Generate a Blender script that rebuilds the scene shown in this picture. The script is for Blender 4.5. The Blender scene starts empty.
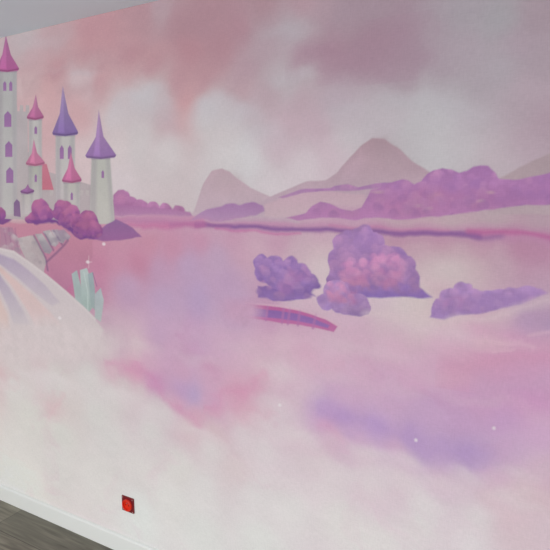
import bpy, bmesh, math
import numpy as np

# ------------------------------------------------------------------ measures of the room (metres)
CEIL = 2.485            # ceiling height
XL, XR, YF = -4.0, 1.9, -4.2   # left wall, right wall, wall with the window (behind the viewer)
SKIRT_H, SKIRT_D = 0.090, 0.014
CAM_D, CAM_H = 1.716, 1.705    # eye distance from the painted wall, eye height
YAW, PITCH, FPX = math.radians(29.2), math.radians(8.06), 530.0
NEUTRAL = False

C = bpy.context.scene.collection
np.random.seed(4)

# ------------------------------------------------------------------ helpers
def link(name, bm, mat, parent=None, smooth=False):
    me = bpy.data.meshes.new(name)
    bm.to_mesh(me); bm.free()
    if smooth:
        for p in me.polygons: p.use_smooth = True
    o = bpy.data.objects.new(name, me); C.objects.link(o)
    if mat: me.materials.append(mat)
    if parent: o.parent = parent
    return o

def tag(o, label=None, cat=None, group=None, kind=None):
    if label: o['label'] = label
    if cat: o['category'] = cat
    if group: o['group'] = group
    if kind: o['kind'] = kind
    return o

def box(bm, x0, x1, y0, y1, z0, z1, bevel=0.0):
    r = bmesh.ops.create_cube(bm, size=1.0)
    vs = r['verts']
    for v in vs:
        v.co.x = x0 + (v.co.x + .5) * (x1 - x0)
        v.co.y = y0 + (v.co.y + .5) * (y1 - y0)
        v.co.z = z0 + (v.co.z + .5) * (z1 - z0)
    if bevel:
        es = list({e for v in vs for e in v.link_edges})
        bmesh.ops.bevel(bm, geom=es, offset=bevel, segments=2, affect='EDGES', profile=.6)
    return bm

def lathe(bm, prof, cx, cz, seg=40, squircle=0.0):
    """turn a profile [(radius, y)] round a horizontal axis that stands out of the wall"""
    rings = []
    for r, y in prof:
        ring = []
        for k in range(seg):
            a = 2 * math.pi * k / seg
            ring.append(bm.verts.new((cx + r * math.cos(a), y, cz + r * math.sin(a))))
        rings.append(ring)
    for a, b in zip(rings, rings[1:]):
        for k in range(seg):
            bm.faces.new((a[k], b[k], b[(k + 1) % seg], a[(k + 1) % seg]))
    bm.faces.new(rings[-1]); bm.faces.new(rings[0][::-1])
    bmesh.ops.recalc_face_normals(bm, faces=bm.faces)
    return bm

def s2l(c):
    c = np.asarray(c, float) / 255.
    return np.where(c <= .04045, c / 12.92, ((c + .055) / 1.055) ** 2.4)

def mat(name, rgb, rough=.6, spec=.3):
    m = bpy.data.materials.new(name); m.use_nodes = True
    b = m.node_tree.nodes['Principled BSDF']
    b.inputs['Base Color'].default_value = (*s2l(rgb), 1)
    b.inputs['Roughness'].default_value = rough
    b.inputs['Specular IOR Level'].default_value = spec
    return m

def plaster(name, rgb, scale=240, strength=.06):
    m = mat(name, rgb, .85, .2); nt = m.node_tree; b = nt.nodes['Principled BSDF']
    tc = nt.nodes.new('ShaderNodeTexCoord')
    n = nt.nodes.new('ShaderNodeTexNoise'); n.inputs['Scale'].default_value = scale
    bp = nt.nodes.new('ShaderNodeBump'); bp.inputs['Strength'].default_value = strength
    bp.inputs['Distance'].default_value = .002
    nt.links.new(tc.outputs['Object'], n.inputs['Vector'])
    nt.links.new(n.outputs['Fac'], bp.inputs['Height'])
    nt.links.new(bp.outputs['Normal'], b.inputs['Normal'])
    return m

def wood_floor():
    m = mat('grey_oak_laminate', (110, 106, 98), .45, .35); nt = m.node_tree; b = nt.nodes['Principled BSDF']
    N = nt.nodes.new; L = nt.links.new
    tc = N('ShaderNodeTexCoord')
    br = N('ShaderNodeTexBrick')
    br.inputs['Scale'].default_value = 1.0
    br.inputs['Brick Width'].default_value = 1.28; br.inputs['Row Height'].default_value = .192
    br.inputs['Mortar Size'].default_value = .0012; br.offset = .37
    br.inputs['Color1'].default_value = (*s2l((120, 117, 106)), 1)
    br.inputs['Color2'].default_value = (*s2l((142, 138, 125)), 1)
    br.inputs['Mortar'].default_value = (*s2l((66, 62, 56)), 1)
    L(tc.outputs['Object'], br.inputs['Vector'])
    mp = N('ShaderNodeMapping'); mp.inputs['Scale'].default_value = (1.3, 16, 1)
    L(tc.outputs['Object'], mp.inputs['Vector'])
    n = N('ShaderNodeTexNoise'); n.inputs['Scale'].default_value = 2.6; n.inputs['Detail'].default_value = 7
    n.inputs['Distortion'].default_value = .5
    L(mp.outputs['Vector'], n.inputs['Vector'])
    cr = N('ShaderNodeValToRGB')
    cr.color_ramp.elements[0].position = .3; cr.color_ramp.elements[0].color = (.5, .48, .46, 1)
    cr.color_ramp.elements[1].position = .72; cr.color_ramp.elements[1].color = (1.25, 1.24, 1.2, 1)
    L(n.outputs['Fac'], cr.inputs['Fac'])
    mx = N('ShaderNodeMix'); mx.data_type = 'RGBA'; mx.blend_type = 'MULTIPLY'; mx.inputs['Factor'].default_value = 1
    L(br.outputs['Color'], mx.inputs['A']); L(cr.outputs['Color'], mx.inputs['B'])
    L(mx.outputs['Result'], b.inputs['Base Color'])
    bp = N('ShaderNodeBump'); bp.inputs['Strength'].default_value = .15; bp.inputs['Distance'].default_value = .001
    L(n.outputs['Fac'], bp.inputs['Height']); L(bp.outputs['Normal'], b.inputs['Normal'])
    return m

def print_material():
    """ink on woven wall covering: ink colours are carried by the mesh, the weave is procedural"""
    m = mat('printed_wall_covering', (200, 200, 200), .8, .2); nt = m.node_tree; b = nt.nodes['Principled BSDF']
    N = nt.nodes.new; L = nt.links.new
    at = N('ShaderNodeAttribute'); at.attribute_name = 'ink'
    tc = N('ShaderNodeTexCoord')
    outs = []
    for sc in ((90, 1, 420), (420, 1, 90)):
        mp = N('ShaderNodeMapping'); mp.inputs['Scale'].default_value = sc
        L(tc.outputs['Object'], mp.inputs['Vector'])
        n = N('ShaderNodeTexNoise'); n.inputs['Scale'].default_value = .55; n.inputs['Detail'].default_value = 2
        L(mp.outputs['Vector'], n.inputs['Vector']); outs.append(n.outputs['Fac'])
    ad = N('ShaderNodeMath'); ad.operation = 'ADD'; L(outs[0], ad.inputs[0]); L(outs[1], ad.inputs[1])
    mr = N('ShaderNodeMapRange'); mr.inputs['From Min'].default_value = .6; mr.inputs['From Max'].default_value = 1.4
    mr.inputs['To Min'].default_value = .94; mr.inputs['To Max'].default_value = 1.06
    L(ad.outputs[0], mr.inputs['Value'])
    mx = N('ShaderNodeVectorMath'); mx.operation = 'SCALE'
    L(at.outputs['Color'], mx.inputs[0]); L(mr.outputs['Result'], mx.inputs['Scale'])
    L(mx.outputs['Vector'], b.inputs['Base Color'])
    bp = N('ShaderNodeBump'); bp.inputs['Strength'].default_value = .08; bp.inputs['Distance'].default_value = .0006
    L(ad.outputs[0], bp.inputs['Height']); L(bp.outputs['Normal'], b.inputs['Normal'])
    return m

WHITE = plaster('white_wall_paint', (228, 227, 224))
CEILM = plaster('white_ceiling_paint', (226, 238, 245))
SKIRT = mat('white_skirting_lacquer', (236, 238, 236), .4, .4)
FLOOR = wood_floor()
PRINT = print_material()

# ------------------------------------------------------------------ the room
def slab(name, *a, m=WHITE):
    bm = bmesh.new(); box(bm, *a); return tag(link(name, bm, m), kind='structure')
T = .12
slab('floor', XL, XR, YF, 0, -T, 0, m=FLOOR)
slab('ceiling', XL, XR, YF, 0, CEIL, CEIL + T, m=CEILM)
slab('wall_back', XL, XR, 0, T, 0, CEIL)
slab('wall_left', XL - T, XL, YF, T, 0, CEIL)
slab('wall_right', XR, XR + T, YF, T, 0, CEIL)
# wall behind the viewer, with one wide glazed opening down to the floor
WX0, WX1, WZ1 = -3.3, 1.3, 2.10
bm = bmesh.new()
box(bm, XL, WX0, YF - T, YF, 0, CEIL); box(bm, WX1, XR, YF - T, YF, 0, CEIL); box(bm, WX0, WX1, YF - T, YF, WZ1, CEIL)
tag(link('wall_front', bm, WHITE), kind='structure')
bm = bmesh.new()
for x in (WX0 + .03, (WX0 + WX1) / 2, WX1 - .03):
    box(bm, x - .03, x + .03, YF - .09, YF - .03, 0.0, WZ1, .004)
box(bm, WX0 + .06, WX1 - .06, YF - .09, YF - .03, WZ1 - .06, WZ1, .004)
box(bm, WX0 + .06, WX1 - .06, YF - .09, YF - .03, 0, .05, .004)
tag(link('window_1', bm, SKIRT), kind='structure')

def skirting(name, x0, x1, y0, y1, out):
    """a board with a softly rounded upper front edge, swept along a wall"""
    bm = bmesh.new()
    pr = [(0, 0), (SKIRT_D, 0), (SKIRT_D, SKIRT_H - .010), (SKIRT_D - .0015, SKIRT_H - .0075), (SKIRT_D - .004, SKIRT_H - .004), (.0015, SKIRT_H), (0, SKIRT_H)]
    ends = []
    for (x, y) in ((x0, y0), (x1, y1)):
        ends.append([bm.verts.new((x + out[0] * d, y + out[1] * d, z)) for d, z in pr])
    n = len(pr)
    for k in range(n):
        bm.faces.new((ends[0][k], ends[0][(k + 1) % n], ends[1][(k + 1) % n], ends[1][k]))
    bm.faces.new(ends[0]); bm.faces.new(ends[1][::-1])
    bmesh.ops.recalc_face_normals(bm, faces=bm.faces)
    return tag(link(name, bm, SKIRT), kind='structure')
skirting('baseboard_back', XL, XR, 0, 0, (0, -1))
skirting('baseboard_left', XL, XL, YF, -SKIRT_D, (1, 0))
skirting('baseboard_right', XR, XR, YF, -SKIRT_D, (-1, 0))

# ------------------------------------------------------------------ the printed mural
# measured points of the photograph -> metres on the wall (x along it, z up)
ch, sh, cp, sp = math.cos(YAW), math.sin(YAW), math.cos(PITCH), math.sin(PITCH)
def W(u, v):
    a, b = (u - 275) / FPX, (275 - v) / FPX
    dx = -sh * cp + a * ch - b * sh * sp
    dy = ch * cp + a * sh + b * ch * sp
    dz = -sp + b * cp
    t = CAM_D / dy
    return (t * dx, CAM_H + t * dz)
def WR(u, v, ru, rv):
    c = W(u, v); e = W(u + 1, v); g = W(u, v + 1)
    return c, abs(e[0] - c[0]) * ru, abs(g[1] - c[1]) * rv

MX0, MX1, MZ0, MZ1 = XL + .001, XR - .001, SKIRT_H + .0005, CEIL - .0005
STEP = .003
xs = np.concatenate([np.arange(MX0, -2.72, .014), np.arange(-2.72, .10, STEP), np.arange(.10, MX1, .014), [MX1]])
zs = np.concatenate([np.arange(MZ0, MZ1, STEP), [MZ1]])
X, Z = np.meshgrid(xs, zs)
NZ, NX = X.shape

def vnoise(x, z, cell, seed):
    rng = np.random.RandomState(seed); g = rng.rand(512, 512)
    fx, fz = x / cell + 200.37, z / cell + 200.71
    ix, iz = np.floor(fx).astype(int), np.floor(fz).astype(int)
    tx, tz = fx - ix, fz - iz
    tx = tx * tx * (3 - 2 * tx); tz = tz * tz * (3 - 2 * tz)
    ix %= 511; iz %= 511
    return (g[iz, ix] * (1 - tx) + g[iz, ix + 1] * tx) * (1 - tz) + (g[iz + 1, ix] * (1 - tx) + g[iz + 1, ix + 1] * tx) * tz
def fbm(x, z, cell, seed, octs=4):
    s = 0; a = 1; t = 0
    for k in range(octs):
        s = s + a * vnoise(x, z, cell / 2 ** k, seed + k); t += a; a *= .55
    return s / t - .5
# a gentle wander of brush edges
WXn, WZn = fbm(X, Z, .09, 11, 3), fbm(X, Z, .09, 31, 3)
LX, LZ = fbm(X, Z, .030, 401, 2), fbm(X, Z, .030, 421, 2)     # leafy lumps

def field(pts, soft=.10, power=2.0, xx=None, zz=None):
    xx = X if xx is None else xx; zz = Z if zz is None else zz
    num = np.zeros(xx.shape + (3,)); den = np.zeros(xx.shape)
    for (u, v, *c) in pts:
        x, z = W(u, v); w = 1 / ((xx - x) ** 2 + (zz - z) ** 2 + soft ** 2) ** power
        num += w[..., None] * s2l(c); den += w
    return num / den[..., None]

sky_pts = [
 (-60,60,188,168,170),(25,40,172,160,164),(30,60,176,148,154),(60,45,172,146,152),(60,68,176,136,143),(90,40,174,130,139),(110,32,176,132,141),(85,60,176,136,143),
 (50,95,186,148,152),(30,85,184,160,162),(40,110,188,152,156),(78,78,184,166,170),(88,72,184,166,170),(105,80,178,138,145),(80,110,188,150,155),
 (120,30,172,134,142),(140,15,166,130,139),(165,8,166,142,151),(180,25,160,124,134),(130,50,172,130,139),(150,65,170,128,137),(125,70,178,144,150),
 (120,92,184,165,168),(140,90,182,170,173),(150,95,180,170,173),(165,100,178,158,163),(112,120,188,172,174),(115,150,190,178,180),(120,180,190,178,182),(175,120,176,152,160),
 (140,140,184,176,178),(170,150,186,178,180),(90,150,190,170,173),
 (200,25,158,122,133),(185,55,166,122,132),(215,50,162,122,133),(205,80,168,128,137),(186,106,182,134,140),(190,115,186,150,154),(175,85,172,130,139),(235,30,160,122,134),
 (222,112,178,168,172),(210,125,184,178,180),(230,130,184,176,179),(240,150,186,182,185),(250,165,188,184,187),(225,155,188,182,184),(240,95,170,140,149),(250,110,172,152,161),
 (245,70,164,136,147),(260,45,164,142,152),(283,28,160,150,158),(296,30,160,148,156),(270,25,160,140,150),(300,6,166,134,145),(265,5,158,124,134),(320,12,158,134,145),
 (275,78,168,158,164),(288,84,168,160,165),(308,74,166,154,160),(268,95,166,142,152),(300,55,158,128,142),(325,55,154,124,138),(340,42,154,124,138),(365,60,150,122,137),
 (300,100,170,146,157),(290,125,176,152,163),(280,145,180,160,170),(320,125,174,150,162),(345,100,164,148,159),(350,115,170,158,166),(300,165,188,176,182),(330,150,184,164,174),(345,140,180,172,177),(270,180,188,178,183),
 (345,20,150,130,142),(375,15,150,130,142),(400,30,148,124,138),(380,45,150,124,138),(370,35,148,120,134),(430,25,154,138,149),(410,60,148,126,140),(395,80,152,130,143),(440,70,152,136,147),(460,50,155,142,152),
 (455,8,150,142,150),(500,15,148,144,150),(540,12,150,132,142),(520,40,156,138,150),(500,65,158,150,158),(545,60,154,138,148),(480,80,154,142,151),(530,85,162,144,155),(545,115,158,136,149),(515,110,158,142,152),
 (390,105,164,158,164),(420,100,168,164,169),(455,100,164,158,164),(480,120,164,154,162),(410,125,172,168,172),(440,130,174,170,174),(470,150,174,168,173),(440,155,176,172,176),(500,160,172,158,166),(530,140,166,146,158),(385,120,172,160,167),
 (650,60,150,134,146),(650,140,160,140,152),(600,-60,146,130,140),(400,-80,148,124,138),
]
land_pts = [
 (130,212,190,160,175),(150,222,192,150,170),(200,222,190,160,176),(240,220,192,164,180),(300,222,190,162,177),(350,224,188,158,174),(400,222,184,162,170),(450,216,182,160,168),(500,212,178,158,166),
 (545,212,174,150,162),(200,240,190,140,166),(240,236,190,146,170),(280,240,190,150,172),(320,240,192,158,176),(400,240,180,138,160),(440,241,182,138,160),(480,244,182,142,162),(540,252,176,128,156),
 (520,244,176,126,154),(250,250,192,152,174),(300,252,194,168,180),(320,254,200,178,184),(325,270,202,186,190),(255,248,196,166,180),(430,262,196,178,182),(450,268,200,188,188),(440,280,200,188,188),
 (470,262,194,172,178),(500,262,186,158,172),(540,272,184,150,170),(420,250,186,152,168),(150,240,192,138,160),(175,250,192,140,164),(160,270,184,148,176),(190,270,182,154,184),(140,262,188,130,155),
 (220,262,184,156,182),(230,285,182,152,182),(320,292,204,184,192),(310,300,200,168,186),(300,304,200,180,190),(420,304,204,192,190),(400,312,204,192,192),(380,300,200,180,190),(420,320,206,188,190),
 (450,322,204,180,188),(490,314,200,172,184),(400,330,200,172,186),(440,288,196,162,176),(500,312,196,166,180),(540,308,176,144,172),(520,316,168,142,178),(550,318,160,140,178),(545,296,184,156,174),
 (350,325,200,170,188),(300,318,190,150,176),(270,325,190,150,178),(270,300,184,144,172),(240,310,184,156,186),(200,300,180,154,188),(165,300,184,156,186),(130,290,184,152,180),(60,232,188,128,150),
 (80,245,188,126,152),(100,250,190,136,158),(120,240,192,142,162),(70,262,184,118,150),(62,285,180,112,146),(100,262,188,128,156),(118,256,190,138,162),(95,290,186,130,158),(105,320,190,160,178),
 (30,228,188,138,154),(620,300,180,150,172),(640,380,196,148,180),(640,480,204,178,192),(-80,300,196,176,180),(-80,420,206,200,200),(2,322,205,182,182),(17,332,203,190,192),(35,355,205,187,191),
 (0,378,205,185,188),(17,395,206,202,199),(55,407,208,190,192),(70,396,207,198,197),(87,378,206,201,200),(116,369,206,176,188),(134,372,204,156,178),(154,381,198,142,180),(137,349,205,183,191),
 (102,349,201,186,190),(73,349,203,190,193),(140,389,206,194,197),(157,407,206,197,199),(60,430,208,206,202),(30,420,208,205,201),(95,410,207,204,202),(55,385,206,201,199),(20,365,205,195,195),
 (110,395,206,201,200),(125,385,206,195,197),(140,372,205,152,178),(158,384,192,150,184),(176,403,205,158,182),(195,413,206,164,183),(191,395,178,158,196),(180,390,184,152,190),(213,402,200,158,186),
 (242,391,205,154,178),(256,380,204,162,183),(213,373,200,160,185),(264,369,206,178,190),(285,373,208,188,197),(300,362,204,170,188),(300,350,204,168,188),(267,409,207,190,198),(249,410,205,168,184),
 (285,413,210,198,204),(293,387,204,174,191),(315,405,188,160,195),(329,424,200,158,190),(336,433,205,170,190),(300,434,210,192,200),(213,427,206,184,190),(187,427,206,185,190),(162,415,206,196,199),
 (234,467,208,194,197),(267,449,212,202,206),(307,460,208,192,199),(176,467,210,206,204),(245,435,210,198,203),(150,430,208,203,203),(210,450,210,203,204),(285,345,205,176,190),(305,400,206,182,193),
 (320,455,209,192,199),(355,435,200,165,195),(360,455,210,187,199),(345,417,170,140,192),(330,411,180,150,195),(375,427,180,150,198),(395,445,200,162,191),(425,447,184,154,194),(410,437,174,144,194),
 (445,457,183,153,195),(468,452,172,144,190),(485,457,180,152,192),(405,460,210,190,202),(440,477,208,182,196),(495,475,206,177,195),(505,425,190,152,191),(525,400,198,142,185),(525,375,200,150,184),
 (545,365,200,150,184),(515,450,195,166,195),(540,470,205,181,195),(535,435,200,165,195),(490,497,206,182,191),(535,500,205,180,189),(520,492,209,192,197),(505,520,207,184,193),(515,540,207,188,195),
 (545,535,206,187,196),(475,515,213,207,209),(425,500,216,210,212),(400,477,211,192,201),(365,485,214,204,208),(325,480,214,203,207),(295,470,212,199,205),(375,540,216,214,212),(460,485,208,190,200),
 (470,540,214,207,210),(330,440,206,178,194),(350,340,202,170,188),(400,345,204,168,188),(450,340,206,170,190),(480,335,205,162,185),(510,335,202,154,182),(545,335,196,158,180),(520,355,200,152,183),
 (490,350,203,152,183),(495,385,199,150,182),(450,365,202,160,187),(420,370,202,162,188),(360,370,203,168,190),(330,365,204,172,190),(345,395,200,166,192),(390,400,196,162,192),(430,410,192,158,192),
 (465,420,190,154,190),(380,385,200,164,190),(480,400,194,152,186),(230,345,198,164,188),(200,345,194,160,188),(170,350,196,160,186),(150,360,200,164,185),(180,370,198,158,184),(245,360,203,170,189),
 (270,345,203,168,188),(120,340,198,172,186),(110,335,196,170,184),(160,335,190,158,186),(20,450,210,206,203),(60,460,210,206,204),(110,440,208,204,203),(100,475,212,208,206),(140,470,211,206,205),
 (20,475,214,211,206),(140,515,212,214,212),(200,530,212,212,210),(200,490,212,208,208),(260,500,213,208,209),(290,510,214,210,210),(340,520,215,211,210),(260,545,212,212,210),(420,530,215,211,211),
 (170,500,212,210,208),
]

# how strongly the daylight of the room reaches the wall at (x, z); ink = seen colour / light
LQ = [0.7508, -0.057, 0.2231, -0.0277, 0.0027, -0.0798]
def light_at(x, z):
    q = LQ
    return q[0] + q[1] * x + q[2] * z + q[3] * x * x + q[4] * x * z + q[5] * z * z

n1 = fbm(X, Z, .34, 50, 5); n2 = fbm(X + .5 * Z, Z * 1.8, .16, 70, 4)
wx, wz = fbm(X, Z, .22, 90, 4), fbm(X, Z, .22, 110, 4)
sky = field(sky_pts, .06, 2.2, X + .10 * wx, Z + .07 * wz)
land = field(land_pts, .05, 1.9, X + .07 * wx, Z + .06 * wz)
hor = W(275, 214)[1]
# the far shore line climbs to the right of the picture a little
hz = np.interp(X, [W(0,222)[0], W(128,222)[0], W(200,214)[0], W(403,214)[0], W(550,202)[0]],
               [W(0,222)[1], W(128,222)[1], W(200,214)[1], W(403,214)[1], W(550,202)[1]])
sky = sky * 1.17
sky = sky * .90 + sky.mean(-1, keepdims=True) * np.array([.10, .10, .102])
k = np.clip((Z - hz) / .03 + .5, 0, 1)[..., None]
img = sky * k + land * (1 - k)
img *= (1 + .06 * n1 + .05 * n2 + .05 * fbm(X + .3 * Z, Z * 2.2, .07, 300, 3))[..., None]
# wisps of rose in the clouds of the lower part
wisp = np.clip(fbm(X * .8 + .3 * wz, Z * 1.5 + .5 * wx, .20, 140, 5) * 3 - .25, 0, 1) * np.clip((hz - .25 - Z) * 4, 0, 1)
img = img * (1 - .10 * wisp[..., None] * np.array([.25, 1.1, .6]))
REG = np.zeros((NZ, NX), np.int32)
IMG = img
PARTS = [('mural', None, None)]      # id -> (name, label, parent id)
def new_part(name, label=None, parent=0):
    PARTS.append((name, label, parent)); return len(PARTS) - 1

def window_of(x0, x1, z0, z1, pad=.06):
    i0, i1 = np.searchsorted(xs, x0 - pad), np.searchsorted(xs, x1 + pad)
    j0, j1 = np.searchsorted(zs, z0 - pad), np.searchsorted(zs, z1 + pad)
    return slice(max(j0, 0), min(j1, NZ)), slice(max(i0, 0), min(i1, NX))

def lay(sl, m, col, pid=None):
    IMG[sl] = IMG[sl] * (1 - m[..., None]) + col * m[..., None]
    if pid is not None:
        r = REG[sl]; r[m > .5] = pid

def sd_poly(px, pz, P):
    d = np.full(px.shape, 1e9); inside = np.zeros(px.shape, bool); n = len(P)
    for i in range(n):
        ax, az = P[i]; bx, bz = P[(i + 1) % n]
        ex, ez = bx - ax, bz - az; wx_, wz_ = px - ax, pz - az
        t = np.clip((wx_ * ex + wz_ * ez) / (ex * ex + ez * ez + 1e-12), 0, 1)
        d = np.minimum(d, (wx_ - t * ex) ** 2 + (wz_ - t * ez) ** 2)
        c = (az > pz) != (bz > pz)
        xi = ex * (pz - az) / (ez if abs(ez) > 1e-9 else 1e-9) + ax
        inside ^= c & (px < xi)
    return np.where(inside, -1, 1) * np.sqrt(d)

def smooth_pts(P, n=6):
    out = []; L = len(P)
    for i in range(L):
        p0, p1, p2, p3 = (np.array(P[(i + q) % L], float) for q in (-1, 0, 1, 2))
        for t in np.linspace(0, 1, n, endpoint=False):
            out.append(tuple(.5 * (2 * p1 + (p2 - p0) * t + (2 * p0 - 5 * p1 + 4 * p2 - p3) * t * t + (3 * p1 - p0 - 3 * p2 + p3) * t ** 3)))
    return out

def poly(pts, c0, c1=None, edge=.003, wander=0., pid=None, smooth=False, alpha=1., axis='z', mottle=.04):
    """a painted area; colour runs from c0 (top, or left) to c1 (bottom, or right) as the print shows it"""
    if smooth: pts = smooth_pts(pts)
    P = [W(*p) for p in pts]
    a = np.array(P); x0, z0 = a.min(0); x1, z1 = a.max(0)
    sl = window_of(x0, x1, z0, z1)
    if X[sl].size == 0: return
    xx, zz = X[sl] + wander * WXn[sl], Z[sl] + wander * WZn[sl]
    m = np.clip(.5 - sd_poly(xx, zz, P) / edge, 0, 1) * alpha
    c0 = s2l(c0); c1 = c0 if c1 is None else s2l(c1)
    t = np.clip((z1 - Z[sl]) / (z1 - z0), 0, 1) if axis == 'z' else np.clip((X[sl] - x0) / (x1 - x0), 0, 1)
    col = (c0 * (1 - t[..., None]) + c1 * t[..., None]) * (1 + mottle * 2 * n2[sl] + mottle * 2 * WXn[sl])[..., None]
    lay(sl, m, col, pid)

def lobe(u, v, ru, rv, c0, c1, edge=.006, wander=.03, pid=None, alpha=1., lumps=.012):
    (cx, cz), rx, rz = WR(u, v, ru, rv)
    sl = window_of(cx - rx, cx + rx, cz - rz, cz + rz)
    if X[sl].size == 0: return
    if pid is None: lumps = 0
    xx, zz = X[sl] + wander * .6 * WXn[sl] + lumps * LX[sl], Z[sl] + wander * .6 * WZn[sl] + lumps * LZ[sl]
    r = np.hypot((xx - cx) / rx, (zz - cz) / rz)
    m = np.clip(.5 - (r - 1) * min(rx, rz) / edge, 0, 1) * alpha
    t = np.clip(.5 - (Z[sl] - cz) / (2 * rz) + .15 * (X[sl] - cx) / rx + .5 * wx[sl], 0, 1)
    col = s2l(c0) * (1 - t[..., None]) + s2l(c1) * t[..., None]
    col = col * (1 + (.5 if pid is not None else .15) * fbm(X[sl], Z[sl], .045, 200, 3))[..., None]
    lay(sl, m, col, pid)

def leaves(pid, u0, v0, u1, v1, n, r, tones, seed=1):
    """brush dabs of foliage kept inside the outline of a painted bush"""
    rng = np.random.RandomState(seed)
    for _ in range(n):
        u, v = rng.uniform(u0, u1), rng.uniform(v0, v1); rr = r * rng.uniform(.6, 1.3)
        tone = np.array(tones[rng.randint(len(tones))]) * (1.06 - .16 * (v - v0) / (v1 - v0))
        (cx, cz), rx, rz = WR(u, v, rr, rr)
        sl = window_of(cx - rx, cx + rx, cz - rz, cz + rz, .02)
        if X[sl].size == 0: continue
        rad = np.hypot((X[sl] + .012 * LX[sl] - cx) / rx, (Z[sl] + .012 * LZ[sl] - cz) / rz)
        shade = np.clip(.55 + .55 * (Z[sl] - cz) / rz, 0, 1)          # each dab is thickest at its upper rim
        m = np.clip((1 - rad) * min(rx, rz) / .008, 0, 1) * shade * .55 * (REG[sl] == pid)
        lay(sl, m, s2l(tone))

def puff(u, v, ru, rv, c, alpha=.5, edge=.03):
    """a billow of cloud: a rounded top that melts away downwards"""
    (cx, cz), rx, rz = WR(u, v, ru, rv)
    sl = window_of(cx - rx, cx + rx, cz - rz, cz + rz, .1)
    if X[sl].size == 0: return
    xx, zz = X[sl] + .07 * wx[sl] + .04 * WXn[sl], Z[sl] + .07 * wz[sl] + .04 * WZn[sl]
    r = np.hypot((xx - cx) / rx, (zz - cz) / rz)
    t = np.clip(.5 - (r - 1) * min(rx, rz) / edge, 0, 1); t = t * t * (3 - 2 * t)
    g = np.clip(.35 + .65 * (zz - cz) / rz, 0, 1)
    lay(sl, t * g * alpha, s2l(c))

def stroke(pts, w, col, edge=.004, pid=None, alpha=1., wander=0.):
    P = [W(*p) for p in pts]; a = np.array(P)
    sl = window_of(a[:, 0].min(), a[:, 0].max(), a[:, 1].min(), a[:, 1].max())
    xx, zz = X[sl] + wander * WXn[sl], Z[sl] + wander * WZn[sl]
    d = np.full(xx.shape, 1e9)
    for (ax, az), (bx, bz) in zip(P, P[1:]):
        ex, ez = bx - ax, bz - az
        t = np.clip(((xx - ax) * ex + (zz - az) * ez) / (ex * ex + ez * ez + 1e-12), 0, 1)
        d = np.minimum(d, np.hypot(xx - ax - t * ex, zz - az - t * ez))
    m = np.clip(.5 - (d - w / 2) / edge, 0, 1) * alpha
    lay(sl, m, s2l(col), pid)

# --- clouds in the sky
W1 = (190, 188, 194)
for a in ((132,118,26,30,.55),(150,112,22,28,.5),(118,128,14,24,.4),(168,120,16,18,.35),(205,124,18,20,.6),(224,120,22,26,.6),(246,128,20,22,.5),(262,146,24,20,.4),
          (283,32,20,9,.35),(300,38,14,7,.25),(288,84,18,10,.4),(308,80,10,12,.4),(85,76,12,4,.45),(60,72,12,4,.2),(44,46,14,6,.3),(350,120,24,14,.3),(410,112,40,18,.35),(450,126,34,20,.35),(380,138,34,16,.3)):
    puff(a[0], a[1], a[2], a[3], W1, a[4], .06 if a[2] > 13 else .04)
for P in ([(20,72),(50,62),(85,46),(118,34)],[(24,98),(46,84),(70,78)],[(60,60),(100,44)],[(110,70),(150,56),(170,52)]):
    stroke(P, .03, (186, 146, 152), .07, None, .35, .12)
for P in ([(30,84),(60,70),(104,58),(140,52)],[(60,96),(96,84)]):
    stroke(P, .03, (166, 124, 134), .07, None, .35, .12)
for P in ([(300,70),(335,52),(370,40),(420,34)],[(320,62),(360,66),(400,62)]):
    stroke(P, .06, (158, 122, 142), .12, None, .35, .15)
# --- clouds on the ground
W2, W3 = (214, 206, 208), (210, 192, 200)
for a in ((50,392,40,18,.6),(120,405,34,16,.6),(15,398,26,14,.5),(90,386,22,10,.4),(160,424,26,14,.5),(200,440,26,12,.5),(255,426,26,14,.5),(285,410,22,12,.6),(285,378,16,9,.6),(270,368,12,6,.5),(310,395,14,12,.4),
          (300,440,22,12,.5),(325,470,26,14,.5),(345,446,14,8,.4),(372,462,26,14,.6),(405,462,20,10,.5),(430,486,26,14,.5),(380,500,60,34,.5),(300,500,44,24,.4),(470,480,22,9,.5),(500,500,16,9,.5),(520,480,16,9,.4),(525,516,22,10,.4),
          (470,340,40,8,.3),(430,332,36,6,.4),(520,350,30,5,.25),(240,350,20,8,.25),(200,362,22,8,.25),(140,350,20,8,.25),(345,352,26,8,.35),(395,360,30,9,.3),(450,378,30,9,.25),(340,384,24,9,.3),(400,392,26,9,.25),(505,408,24,7,.25),(470,404,20,7,.2),(540,420,20,8,.25)):
    puff(a[0], a[1], a[2], a[3], W2 if a[1] > 425 or a[0] < 220 else W3, a[4], .05)
for P, c, al in (([(112,368),(134,374),(154,384),(172,400),(192,414)], (200,132,172), .45), ([(215,404),(244,394),(262,382)], (204,140,172), .5), ([(196,414),(214,408),(250,412),(268,414)], (206,156,178), .4),
                 ([(325,410),(350,420),(380,428),(410,440),(445,456),(482,458)], (166,138,192), .35), ([(325,428),(345,438)], (204,146,184), .35), ([(60,402),(52,414)], (206,168,178), .4), ([(0,378),(18,380)], (204,170,178), .35),
                 ([(545,352),(510,372),(540,392)], (202,144,182), .2), ([(300,352),(330,362)], (204,156,182), .35), ([(490,466),(520,446),(545,440)], (196,160,194), .3)):
    stroke(P, .03, c, .07, None, al, .15)

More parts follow.
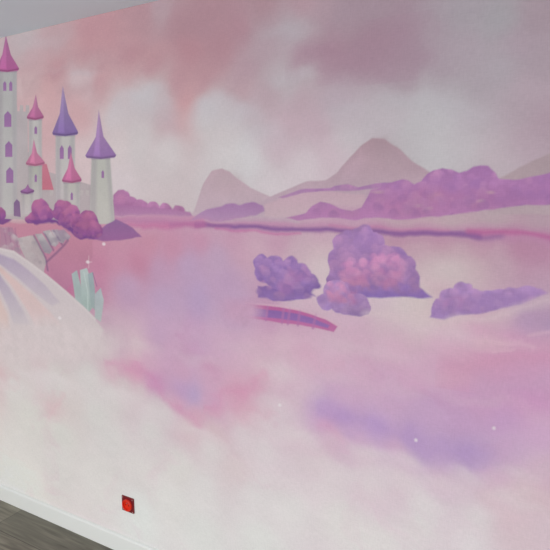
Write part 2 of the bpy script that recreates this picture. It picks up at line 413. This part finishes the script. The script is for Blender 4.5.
# --- mountains
mt = new_part('printed_mountain', 'hazy rose mountain printed at the left of the range')
poly([(190,222),(198,200),(203,184),(212,171),(222,168),(230,172),(240,181),(250,188),(262,193),(276,199),(300,222)], (182,158,168), (188,168,180), .006, .012, mt, mottle=.06)
lobe(228,184,12,9,(176,156,164),(182,158,168),.05,.03,None,.6)
mt = new_part('printed_mountain', 'tall grey-pink mountain printed at the middle of the range')
poly([(255,204),(275,194),(290,188),(308,182),(325,180),(338,172),(350,158),(362,145),(372,139),(384,140),(392,145),(402,152),(412,161),(424,168),(440,178),(440,216),(255,216)], (168,142,152), (186,164,178), .006, .012, mt, mottle=.06)
poly([(372,142),(384,141),(396,152),(404,163),(392,168),(376,158)], (160,138,148), (172,150,160), .03, .03, None, alpha=.5)
poly([(345,170),(360,152),(368,160),(356,176),(340,184)], (190,160,174), (186,160,176), .03, .03, None, alpha=.5)
mt = new_part('printed_mountain', 'low taupe mountain printed at the right of the range')
poly([(488,184),(505,176),(520,168),(535,160),(552,153),(580,138),(610,140),(660,170),(720,215),(488,215)], (164,146,152), (176,156,164), .006, .012, mt, mottle=.05)

# --- distant trees
ft = new_part('printed_treeline', 'pink distant trees printed beside the castle')
for (u, v, r) in ((122,197,8),(130,203,8),(117,206,8),(140,206,7),(152,209,7),(165,210,7),(178,212,6)):
    lobe(u, v, r, r, (176,124,164), (160,104,150), .006, .03, ft)
poly([(112,204),(190,212),(195,220),(112,216)], (164,110,156), (176,134,168), .008, .02, ft)
lobe(122,199,5,5,(188,130,166),(176,120,162),.02,.03,None,.8)
poly([(110,216),(205,217),(205,226),(110,222)], (192,148,170), (186,120,158), .012, .02)
ft = new_part('printed_treeline', 'low purple tree line printed below the left mountain')
poly([(190,222),(205,212),(215,206),(226,203),(238,206),(250,203),(262,206),(264,212),(256,216),(238,219),(190,222)], (160,120,164), (176,142,176), .006, .03, ft)
poly([(264,205),(285,196),(300,192),(318,190),(330,192),(362,194),(372,205),(345,212),(300,218),(264,217)], (188,158,172), (192,168,178), .008, .02)
ft = new_part('printed_treeline', 'long violet band of distant trees printed across the right')
poly([(278,197),(290,193),(300,190),(312,189),(330,188),(334,186),(347,184),(358,187),(374,184),(390,183),(392,186),(370,189),(345,191),(320,191),(300,194),(282,198)], (156,120,160), (170,130,168), .004, .012, ft)
top = [(286,218),(296,214),(306,212),(312,206),(320,202),(330,204),(340,208),(352,210),(362,207),(366,198),(370,190),(380,188),(390,183),(403,180),(410,181),(416,185),(423,182),(427,174),(433,169),(442,167),(453,169),(461,173),(468,171),(474,168),(481,167),(489,168),(495,173),(500,179),(514,180),(528,178),(540,175),(550,172),(565,170),(580,176),(600,172),(640,176)]
bot = [(640,196),(600,200),(550,204),(520,206),(500,208),(468,213),(440,216),(403,219),(370,219),(330,219),(300,219)]
poly(top + bot, (158,112,162), (174,124,168), .005, .018, ft, mottle=.07)
for (u, v, ru, rv, c) in ((402,206,26,10,(172,116,156)),(430,200,20,12,(170,114,156)),(460,200,26,9,(168,114,158)),(490,196,22,9,(160,108,154)),(350,213,22,5,(172,118,164)),(382,196,10,5,(164,116,158)),(520,194,26,7,(156,108,156))):
    lobe(u, v, ru, rv, c, c, .04, .05, None, .6)
for (u, v, ru, rv) in ((438,199,9,5),(476,205,8,4),(418,206,8,3)):
    lobe(u, v, ru, rv, (180,132,160), (174,118,156), .012, .04, None, .75)
for (u, v, ru) in ((378,192,7),(419,206,5),(482,201,4),(492,192,4),(428,209,4)):
    lobe(u, v, ru, 1.5, (182,152,164), (178,140,158), .006, .03, None, .8)

# --- shore line across the water
stroke([(112,221),(150,223),(205,224),(260,225),(288,226),(330,228),(380,229),(440,232),(490,233),(550,240),(640,244)], .035, (180,128,164), .03, None, .7, .03)
stroke([(196,225.5),(230,226),(288,229),(330,231),(390,232),(440,234),(480,235)], .016, (134,94,148), .012, None, .95, .02)
stroke([(395,232),(430,233),(470,235),(500,236)], .016, (140,96,148), .016, None, .7, .03)
stroke([(470,231),(505,232),(550,238),(600,238)], .012, (176,96,146), .014, None, .85, .02)
stroke([(215,229),(250,231),(275,233),(300,234)], .007, (188,110,158), .01, None, .8, .02)
stroke([(330,227),(380,228),(450,230)], .006, (186,120,160), .01, None, .6, .02)
stroke([(395,240),(440,241),(490,243)], .012, (178,134,160), .02, None, .5, .03)

stroke([(116,225),(150,226),(185,226),(205,226)], .014, (190,112,154), .02, None, .8, .03)
stroke([(170,225),(205,226),(230,226.5)], .012, (160,104,152), .02, None, .5, .02)

leaves(ft, 300, 168, 560, 216, 240, 6, ((178,128,176),(164,116,168),(188,138,176),(156,112,166)), 5)
# --- castle (a plain one) on its hill
ROCK = new_part('printed_rock', 'pale rock face printed below the castle')
poly([(-70,214),(0,220),(20,224),(40,222),(64,226),(92,232),(92,258),(66,292),(47,276),(31,264),(14,252),(0,249),(-70,246)], (190,134,152), (176,120,150), .008, .02)
poly([(0,226),(12,226),(18,236),(22,252),(28,262),(14,254),(0,250)], (166,124,148), (172,138,156), .01, .03, ROCK)
poly([(18,238),(34,236),(42,250),(47,262),(44,276),(28,263),(22,250)], (178,166,168), (172,158,164), .006, .02, ROCK, mottle=.12)
for (u0, v0, u1, v1, c) in ((38,234,50,254,(168,164,168)),(46,231,56,247,(176,170,172)),(54,230,63,243,(164,152,164)),(60,230,68,240,(158,138,156))):
    poly([(u0-3,v0),(u0+4,v0-1),(u1+3,v1-4),(u1,v1),(u1-6,v1-2)], c, (150,138,152), .006, .01, ROCK, mottle=.1)
for a in ([(34,236),(46,258),(48,270)],[(44,232),(54,250)],[(54,231),(62,244)],[(47,262),(58,252),(68,240)]):
    stroke(a, .009, (112,86,124), .012, None, .8, .01)
for x in (4, 9, 15): stroke([(x, 228), (x + 4, 250)], .008, (146,96,134), .012, None, .5, .02)

lobe(-4,216,16,8,(130,84,136),(122,76,132),.006,.03)
CAS = new_part('printed_castle', 'plain pale castle with mauve and pink pointed roofs, printed on the mural')
def ctower(l, r, t, b, roof, flare=0, c0=(180,178,176), c1=(186,178,180), rc0=(140,116,160), rc1=(110,84,140), over=3, win=()):
    wdt = r - l
    poly([(l, t), (r, t - .5), (r + flare, b), (l - flare * .5, b)], c0, c1, .003, .003, CAS, mottle=.05)
    poly([(l, t), (l + wdt * .28, t), (l + wdt * .24, b), (l - flare * .5, b)], (150,144,150), (164,154,162), .02, 0, None, alpha=.55)
    poly([(r - wdt * .25, t), (r, t), (r + flare, b), (r - wdt * .2 + flare, b)], (150,146,152), (160,150,160), .02, 0, None, alpha=.45)
    stroke([(l, t + 3), (r, t + 2.6)], .006, (146,130,146), .006, None, .7)
    rf = new_part('tower_roof', None, CAS)
    ax, ay = roof; m = (ax * .5 + (l - over) * .5, ay * .42 + t * .58); q = (ax * .5 + (r + over) * .5, ay * .42 + t * .58)
    poly([(ax, ay), (q[0] - over * .55 - .4, q[1]), (r + over, t - 1), (r + over * .7, t + 1.6), ((l + r) / 2, t + 3), (l - over * .7, t + 2), (l - over, t - .4), (m[0] + over * .55 + .4, m[1])], rc0, rc1, .003, .003, rf, mottle=.06)
    poly([(ax, ay + 3), (ax + .4, ay + 3), (l + wdt * .45, t), (l + wdt * .1, t)], tuple(min(255, int(c * 1.13)) for c in rc0), tuple(min(255, int(c * 1.2)) for c in rc1), .012, 0, None, alpha=.6)
    stroke([(l - over * .8, t + .6), ((l + r) / 2, t + 2.2), (r + over * .8, t)], .007, tuple(int(c * .82) for c in rc1), .006)
    for (wu, wv, hw, hh) in win:
        wi = new_part('window', None, CAS)
        poly([(wu - hw, wv + hh), (wu - hw, wv - hh * .5), (wu, wv - hh), (wu + hw, wv - hh * .5), (wu + hw, wv + hh)], (140,104,150), (150,110,156), .003, 0, wi)
# long curtain wall behind
poly([(-70,150),(30,152),(30,166),(94,186),(94,222),(-70,216)], (172,160,164), (176,164,168), .003, .003, CAS, mottle=.06)
poly([(-70,104),(-20,108),(28,112),(28,216),(-70,216)], (170,162,166), (180,170,172), .003, .003, CAS, mottle=.06)
for u in range(-64, 28, 6):
    poly([(u, 105), (u + 3.4, 105.4), (u + 3.4, 113), (u, 113)], (174,166,168), (170,162,166), .002, 0, CAS)
rf = new_part('castle_roof', None, CAS)
poly([(42,163),(47,164),(54,190),(42,190)], (184,116,134), (188,112,130), .004, .003, rf)
# battlements along the wall
for u in range(50, 90, 6):
    poly([(u, 190), (u + 3.4, 190.4), (u + 3.4, 196), (u, 195.6)], (180,172,172), (178,168,170), .002, 0, CAS)
ctower(29,42,117,200,(36,94), rc0=(168,116,146), rc1=(166,96,138), over=1.8, win=((36,130,1.4,4),))
ctower(-2,17,69,214,(6,35), c0=(166,166,166), c1=(180,176,176), rc0=(160,106,144), rc1=(166,92,142), over=2.2, win=((5,86,1.6,5),(11,86,1.6,5),(8,119,3.6,8),(9,149,3.6,8),(10,175,3.6,8)))
ctower(56,75,133,206,(63,86), rc0=(148,130,164), rc1=(124,100,154), over=3.4, win=((62,152,2,7),(70,152,2,7)))
ctower(29,42,163,208,(34,139), rc0=(176,122,148), rc1=(182,112,144), over=3, c0=(164,166,158), win=((36,178,1.2,4),))
ctower(64,80,180,214,(71,152), c0=(176,174,168), rc0=(180,116,146), rc1=(176,102,142), over=1.6, win=((72,196,1.2,4),))
ctower(92,110,156,224,(99,110), flare=5, c0=(176,176,170), c1=(184,180,176), rc0=(160,132,166), rc1=(140,108,160), over=6.5, win=((103,174,1.3,4),))
ctower(22,33,191,214,(28,184), c0=(176,172,168), rc0=(150,104,146), rc1=(140,96,146), over=1.2)
ga = new_part('gate', None, CAS)
poly([(14,216),(14,203),(17,199),(20,202),(21,217)], (124,96,134), (132,104,138), .004, 0, ga)

# --- bushes under the castle, rose and purple
mo = new_part('printed_mound', 'violet mound printed right of the castle')
poly([(88,240),(98,230),(108,224),(116,219),(122,222),(132,228),(142,237),(120,240)], (140,102,148), (150,100,148), .006, .02, mo)
pb = new_part('printed_bush', 'row of small magenta bushes printed at the castle foot')
for (u, v, r) in ((0,214,7),(36,216,7),(40,208,9),(46,214,8),(58,214,6),(63,208,9),(72,214,8),(66,219,8),(78,222,8),(88,221,10),(92,230,10),(82,230,9),(30,219,5)):
    lobe(u, v, r, r * .95, (168,100,142), (128,76,138), .005, .04, pb)
poly([(30,220),(52,219),(64,222),(76,228),(84,236),(98,236),(92,240),(80,238),(70,230),(56,223),(34,224)], (116,72,134), None, .01, .03)
leaves(pb, 26, 198, 102, 238, 150, 4, ((186,120,158),(150,92,148),(172,108,152),(128,80,140)), 6)
for (u, v, r) in ((40,206,5),(62,204,5),(68,210,4),(88,218,5),(84,224,4),(94,226,4)):
    lobe(u, v, r, r, (178,110,146), (164,98,144), .02, .05, None, .6)

leaves(ROCK, 0, 226, 68, 268, 60, 4, ((190,182,184),(150,140,152),(176,160,168)), 14)
# --- glassy crystals
cr = new_part('printed_crystal', 'cluster of pale green crystals printed beside the white road')
for P, c0, c1 in (([(72,274),(77,270),(82,290),(84,312),(76,304)], (158,170,172), (164,178,176)),
                  ([(80,270),(87,268),(92,282),(94,306),(86,316),(82,300)], (174,184,184), (158,176,172)),
                  ([(88,274),(93,272),(95,290),(95,310),(91,306)], (150,162,168), (158,172,172)),
                  ([(95,294),(101,288),(104,300),(101,322),(95,318)], (168,176,182), (176,184,184))):
    poly(P, c0, c1, .004, .004, cr, mottle=.08)
stroke([(84,272),(88,292),(88,312)], .005, (190,200,198), .008, None, .8)
stroke([(93,273),(97,286)], .004, (112,90,130), .006, None, .7)

# --- white road with lilac and peach bands, left
rd = new_part('printed_road', 'broad white road with lilac and peach bands printed at the left')
R0 = [(-70,238),(-30,242),(0,249),(14,252),(31,264),(47,276),(66,292),(85,309),(95,319),(104,330)]
poly(R0 + [(96,345),(60,344),(20,336),(0,332),(-70,330)], (194,184,188), (204,192,194), .012, .006, rd, mottle=.02)
stroke(R0[:-1], .014, (202,192,194), .008)
poly([(-70,246),(-30,248),(0,254),(14,259),(30,271),(46,286),(60,302),(52,306),(34,292),(16,276),(0,264),(-70,254)], (166,150,174), (192,180,188), .014, .006)
poly([(-70,258),(0,266),(14,278),(32,294),(50,312),(62,326),(36,326),(26,308),(12,286),(0,272),(-70,264)], (204,178,176), (206,186,188), .02, .006)
poly([(-70,268),(0,275),(10,288),(22,308),(30,324),(14,324),(8,306),(0,290),(-70,280)], (170,156,176), (194,184,190), .02, .006)
poly([(-70,290),(0,298),(8,314),(10,330),(0,334),(-70,330)], (204,180,176), (206,190,190), .03, .006)
# the road runs out into cloud
for (u, v, ru, rv, a) in ((20,342,48,13,.8),(70,340,38,15,.85),(50,328,30,9,.5),(100,336,16,10,.6),(-30,344,60,14,.8)):
    lobe(u, v, ru, rv, (204,192,194), (206,194,196), .07, .08, None, a)

# --- bushes on the plain
LIL, DEEP, ROSE = (156,120,166), (124,90,150), (176,120,162)
pb = new_part('printed_bush', 'low purple bush printed at the middle of the plain')
for (u, v, ru, rv) in ((262,263,8,9),(274,262,7,8),(268,274,14,11),(280,270,12,10),(284,280,18,12),(290,265,9,9),(300,272,10,9),(306,280,12,8),(290,286,24,9),(311,284,9,5),(276,294,20,6),(296,296,14,3.6)):
    lobe(u, v, ru, rv, (152,120,172), (134,104,166), .005, .035, pb)
poly([(258,288),(300,290),(316,296),(300,298),(258,300)], (130,100,162), (146,116,172), .01, .03, pb)
for (u, v, r) in ((292,278,9),(284,286,8),(304,276,6)):
    lobe(u, v, r, r, (180,130,174), (156,112,168), .02, .05, None, .8)
leaves(pb, 254, 254, 318, 298, 90, 5, ((176,138,184),(150,116,172),(190,142,182),(136,104,164)), 7)
pb = new_part('printed_bush', 'largest purple bush with rose tops printed at the middle')
for (u, v, ru, rv) in ((345,247,12,12),(351,240,11,10),(364,238,13,12),(376,243,10,11),(338,262,11,14),(334,277,8,14),(356,262,24,22),(384,258,16,14),(396,256,12,11),(406,266,11,12),(411,279,10,12),(418,291,8,6),(396,282,24,14),(360,284,28,9)):
    lobe(u, v, ru, rv, (160,124,170), (146,114,170), .005, .04, pb)
poly([(326,283),(400,284),(424,289),(433,297),(400,298),(364,296),(326,290)], (138,106,166), (134,108,172), .008, .02, pb)
for (u, v, ru, rv) in ((345,250,8,8),(364,244,9,8),(340,270,8,12)):
    lobe(u, v, ru, rv, (164,128,172), (150,116,170), .03, .05, None, .7)
for (u, v, r) in ((355,275,14),(382,268,13),(392,278,12),(387,262,9),(350,284,9)):
    lobe(u, v, r, r, (190,130,172), (164,118,170), .014, .05, None, .85)
leaves(pb, 328, 230, 426, 292, 260, 6, ((176,134,180),(158,122,174),(186,140,180),(146,112,168)), 8)
leaves(pb, 342, 262, 368, 286, 40, 5, ((204,146,182),(190,128,172)), 9)
leaves(pb, 372, 256, 402, 288, 50, 5, ((204,146,182),(190,128,172)), 10)
leaves(pb, 332, 286, 425, 298, 60, 4, ((140,108,170),(150,120,180)), 15)
pb = new_part('printed_bush', 'small rose and lilac bush printed before the largest bush')
for (u, v, ru, rv) in ((336,291,13,12),(326,300,10,8),(344,302,16,11),(358,304,13,12),(366,308,6,7),(350,310,14,5)):
    lobe(u, v, ru, rv, (172,138,180), (156,126,178), .005, .04, pb)
for (u, v, ru, rv) in ((339,292,10,8),(351,297,7,6)):
    lobe(u, v, ru, rv, (184,126,166), (172,116,162), .018, .05, None, .9)
leaves(pb, 318, 282, 374, 314, 110, 4.5, ((182,146,188),(166,132,182),(154,122,176)), 11)
leaves(pb, 328, 282, 352, 302, 40, 4, ((204,146,182),(194,134,174)), 12)
pb = new_part('printed_bush', 'sprawling lilac bush printed at the right')
for (u, v, ru, rv) in ((440,308,9,9),(450,298,10,9),(464,292,10,10),(474,299,12,9),(488,299,12,8),(500,296,11,7),(512,294,10,6),(525,292,12,5)):
    lobe(u, v, ru, rv, (164,130,178), (156,124,178), .006, .035, pb)
poly([(431,316),(440,300),(470,294),(510,292),(540,289),(548,293),(520,303),(490,309),(462,315),(445,319)], (160,126,176), (160,128,180), .008, .02, pb)
for (u, v, ru, rv) in ((462,303,12,6),(448,304,6,5)):
    lobe(u, v, ru, rv, (172,126,170), (160,120,170), .02, .05, None, .8)

leaves(pb, 430, 282, 545, 318, 150, 5, ((180,144,188),(166,132,182),(152,122,176),(184,142,184)), 13)
# --- striped footpath that comes round behind the middle
pt = new_part('printed_footpath', 'magenta edged purple footpath printed at the middle')
poly([(246,304),(262,305),(279,307),(296,310),(312,314),(326,319),(338,326),(334,332),(318,328),(300,325),(279,323),(262,320),(246,318)], (176,96,148), (182,110,158), .005, .006, pt)
poly([(248,308),(279,311),(298,314),(314,318),(330,325),(328,328),(314,324),(296,321),(279,319),(248,316)], (134,98,160), (146,108,168), .005, .006, None)
for (a, b) in (((268,306),(266,320)),((284,308),(282,323)),((300,311),(298,325)),((316,315),(313,328)),((290,309),(288,324))):
    stroke([a, b], .010, (170,112,162), .006, None, .7)
stroke([(246,303),(279,306),(300,310),(326,318),(340,327)], .006, (204,168,186), .006, None, .8)
lobe(246,312,14,11,(192,152,180),(192,156,182),.05,.06,None,.95)
lobe(238,312,14,12,(192,152,180),(192,156,182),.05,.06,None,.9)

# --- streaks of rose and lilac at the right
stroke([(455,372),(500,362),(550,358),(640,350)], .10, (198,146,172), .09, None, .55, .06)
stroke([(490,388),(530,384),(600,380)], .09, (190,156,186), .09, None, .55, .06)
for P in ([(494,350),(512,349)],[(528,334),(550,331)],[(500,342),(534,345)],[(470,338),(500,341),(520,340)]):
    stroke(P, .006, (210,176,192), .012, None, .55, .03)
stroke([(480,341),(500,342)], .03, (206,178,184), .04, None, .4, .03)
# --- pale cloud rims over the plain
stroke([(366,312),(400,318),(440,322),(480,316),(520,305),(560,298)], .02, (206,188,192), .03, None, .6, .05)
stroke([(320,296),(350,318)], .010, (206,188,196), .02, None, .0, .05)
stroke([(400,268),(430,262)], .0101, (200,186,188), .03, None, .0)
for (u, v) in ((280,405),(416,440),(494,428),(104,244),(88,262),(60,318)):
    lobe(u, v, 1.6, 1.6, (222,214,218), (222,214,218), .006, 0, None, .8)
stroke([(86,262),(92,262)], .003, (210,196,202), .005, None, .7); stroke([(89,256),(89,268)], .003, (210,196,202), .005, None, .7)

IMG = np.clip(IMG / light_at(X, Z)[..., None], .003, .86)
if NEUTRAL: IMG[:] = .5

# quads of the print, each belonging to the motif it shows
fr = REG[:-1, :-1]
idx = np.arange(NZ * NX).reshape(NZ, NX)
quads = np.stack([idx[:-1, :-1], idx[:-1, 1:], idx[1:, 1:], idx[1:, :-1]], -1)
made = {}
for pid, (name, label, par) in enumerate(PARTS):
    q = quads[fr == pid]
    if len(q) == 0: continue
    used, inv = np.unique(q.ravel(), return_inverse=True)
    co = np.empty((len(used), 3), np.float32)
    co[:, 0] = X.ravel()[used]; co[:, 1] = -.0012; co[:, 2] = Z.ravel()[used]
    cols = np.ones((len(used), 4), np.float32); cols[:, :3] = IMG.reshape(-1, 3)[used]
    nv, nq = len(used), len(q)
    inv = inv.ravel()
    if pid == 0:   # the sheet itself has a back and edges as well
        bx = np.array([(x, y, z) for y in (-.0008, -.0001) for z in (MZ0, MZ1) for x in (MX0, MX1)], np.float32)
        co = np.vstack([co, bx]); cols = np.vstack([cols, np.tile(np.array([[.6, .6, .6, 1]], np.float32), (8, 1))])
        b = nv + np.array([(0,1,3,2),(4,6,7,5),(0,4,5,1),(2,3,7,6),(0,2,6,4),(1,5,7,3)])
        inv = np.concatenate([inv, b.ravel()]); nv += 8; nq += 6
    me = bpy.data.meshes.new(name)
    me.vertices.add(nv); me.vertices.foreach_set('co', co.ravel())
    me.loops.add(nq * 4); me.loops.foreach_set('vertex_index', inv.astype(np.int32))
    me.polygons.add(nq); me.polygons.foreach_set('loop_start', np.arange(nq, dtype=np.int32) * 4)
    at = me.color_attributes.new('ink', 'FLOAT_COLOR', 'POINT')
    at.data.foreach_set('color', cols.ravel())
    me.update(calc_edges=True); me.materials.append(PRINT)
    o = bpy.data.objects.new(name, me); C.objects.link(o)
    if par is not None: o.parent = made[par]
    if label: o['label'] = label
    made[pid] = o
tag(made[0], 'wall-high printed mural of pink clouds, purple bushes, mountains and a castle above the white skirting', 'mural')

# ------------------------------------------------------------------ the red socket low on the wall
SX, SZ, SH = -1.760, .266, .0375
root = bpy.data.objects.new('wall_socket', None); C.objects.link(root); root.location = (SX, -.0013, SZ)
tag(root, 'small square red electrical socket set low in the mural above the skirting', 'socket')
MAROON = mat('dark_red_plastic', (120, 26, 34), .45, .4)
RED = mat('red_plastic', (224, 44, 18), .35, .5)
DARKH = mat('socket_hole_black', (30, 12, 12), .6, .2)
STEEL = mat('screw_steel', (170, 160, 158), .3, .5); STEEL.node_tree.nodes['Principled BSDF'].inputs['Metallic'].default_value = 1
for _m, _s in ((MAROON, 60), (RED, 90)):
    nt = _m.node_tree; n = nt.nodes.new('ShaderNodeTexNoise'); n.inputs['Scale'].default_value = _s * 8
    bp = nt.nodes.new('ShaderNodeBump'); bp.inputs['Strength'].default_value = .1; bp.inputs['Distance'].default_value = .0004
    nt.links.new(n.outputs['Fac'], bp.inputs['Height']); nt.links.new(bp.outputs['Normal'], nt.nodes['Principled BSDF'].inputs['Normal'])
# plate: a square frame with a raised rim
bm = bmesh.new(); box(bm, -SH, SH, -.007, 0, -SH, SH, .002)
link('cover_plate', bm, MAROON, root)
# round red body standing out of the plate, with a hollow well
bm = bmesh.new()
lathe(bm, [(.029, -.0065), (.029, -.013), (.028, -.0155), (.026, -.0165), (.0225, -.0165), (.0215, -.0155), (.0205, -.010), (.0205, -.009)], 0, -.002, 48)
body = link('socket_body', bm, RED, root, smooth=False)
for k in (-1, 1):
    bm = bmesh.new(); lathe(bm, [(.0026, -.0088), (.0026, -.0096)], k * .0095, -.002, 16); link('pin_hole', bm, DARKH, body)
bm = bmesh.new(); lathe(bm, [(.0023, -.009), (.0023, -.014), (.0012, -.0155)], 0, .010, 16); link('earth_pin', bm, STEEL, body)
for sx_ in (-1, 1):
    for sz_ in (-1, 1):
        bm = bmesh.new(); lathe(bm, [(.0027, -.0068), (.0027, -.0078), (.0018, -.0084)], sx_ * .0305, sz_ * .0305, 14); link('screw', bm, STEEL, root)

# ------------------------------------------------------------------ daylight through the glazed opening
w = bpy.data.worlds.new('World'); bpy.context.scene.world = w; w.use_nodes = True
bg = w.node_tree.nodes['Background']; bg.inputs['Color'].default_value = (.80, .88, 1, 1); bg.inputs['Strength'].default_value = .35
ld = bpy.data.lights.new('daylight', 'AREA'); ld.shape = 'RECTANGLE'; ld.size = 4.4; ld.size_y = 1.9; ld.energy = 160; ld.color = (1.0, .985, .965)
lo = bpy.data.objects.new('daylight', ld); C.objects.link(lo)
lo.location = (-1.0, YF - .75, 1.15)
lo.rotation_euler = (math.radians(90 + 5), 0, 0)     # open ground and low sky outside shine in level, so the ceiling gets its share

# ------------------------------------------------------------------ camera
cd = bpy.data.cameras.new('camera'); cd.sensor_width = 36; cd.lens = 36 * FPX / 550; cd.clip_start = .05
co_ = bpy.data.objects.new('camera', cd); C.objects.link(co_)
co_.location = (0, -CAM_D, CAM_H); co_.rotation_euler = (math.radians(90) - PITCH, 0, YAW)
sc = bpy.context.scene; sc.camera = co_
sc.view_settings.view_transform = 'Standard'; sc.view_settings.look = 'None'
sc.view_settings.gamma = 1; sc.view_settings.use_curve_mapping = False; sc.view_settings.exposure = 0
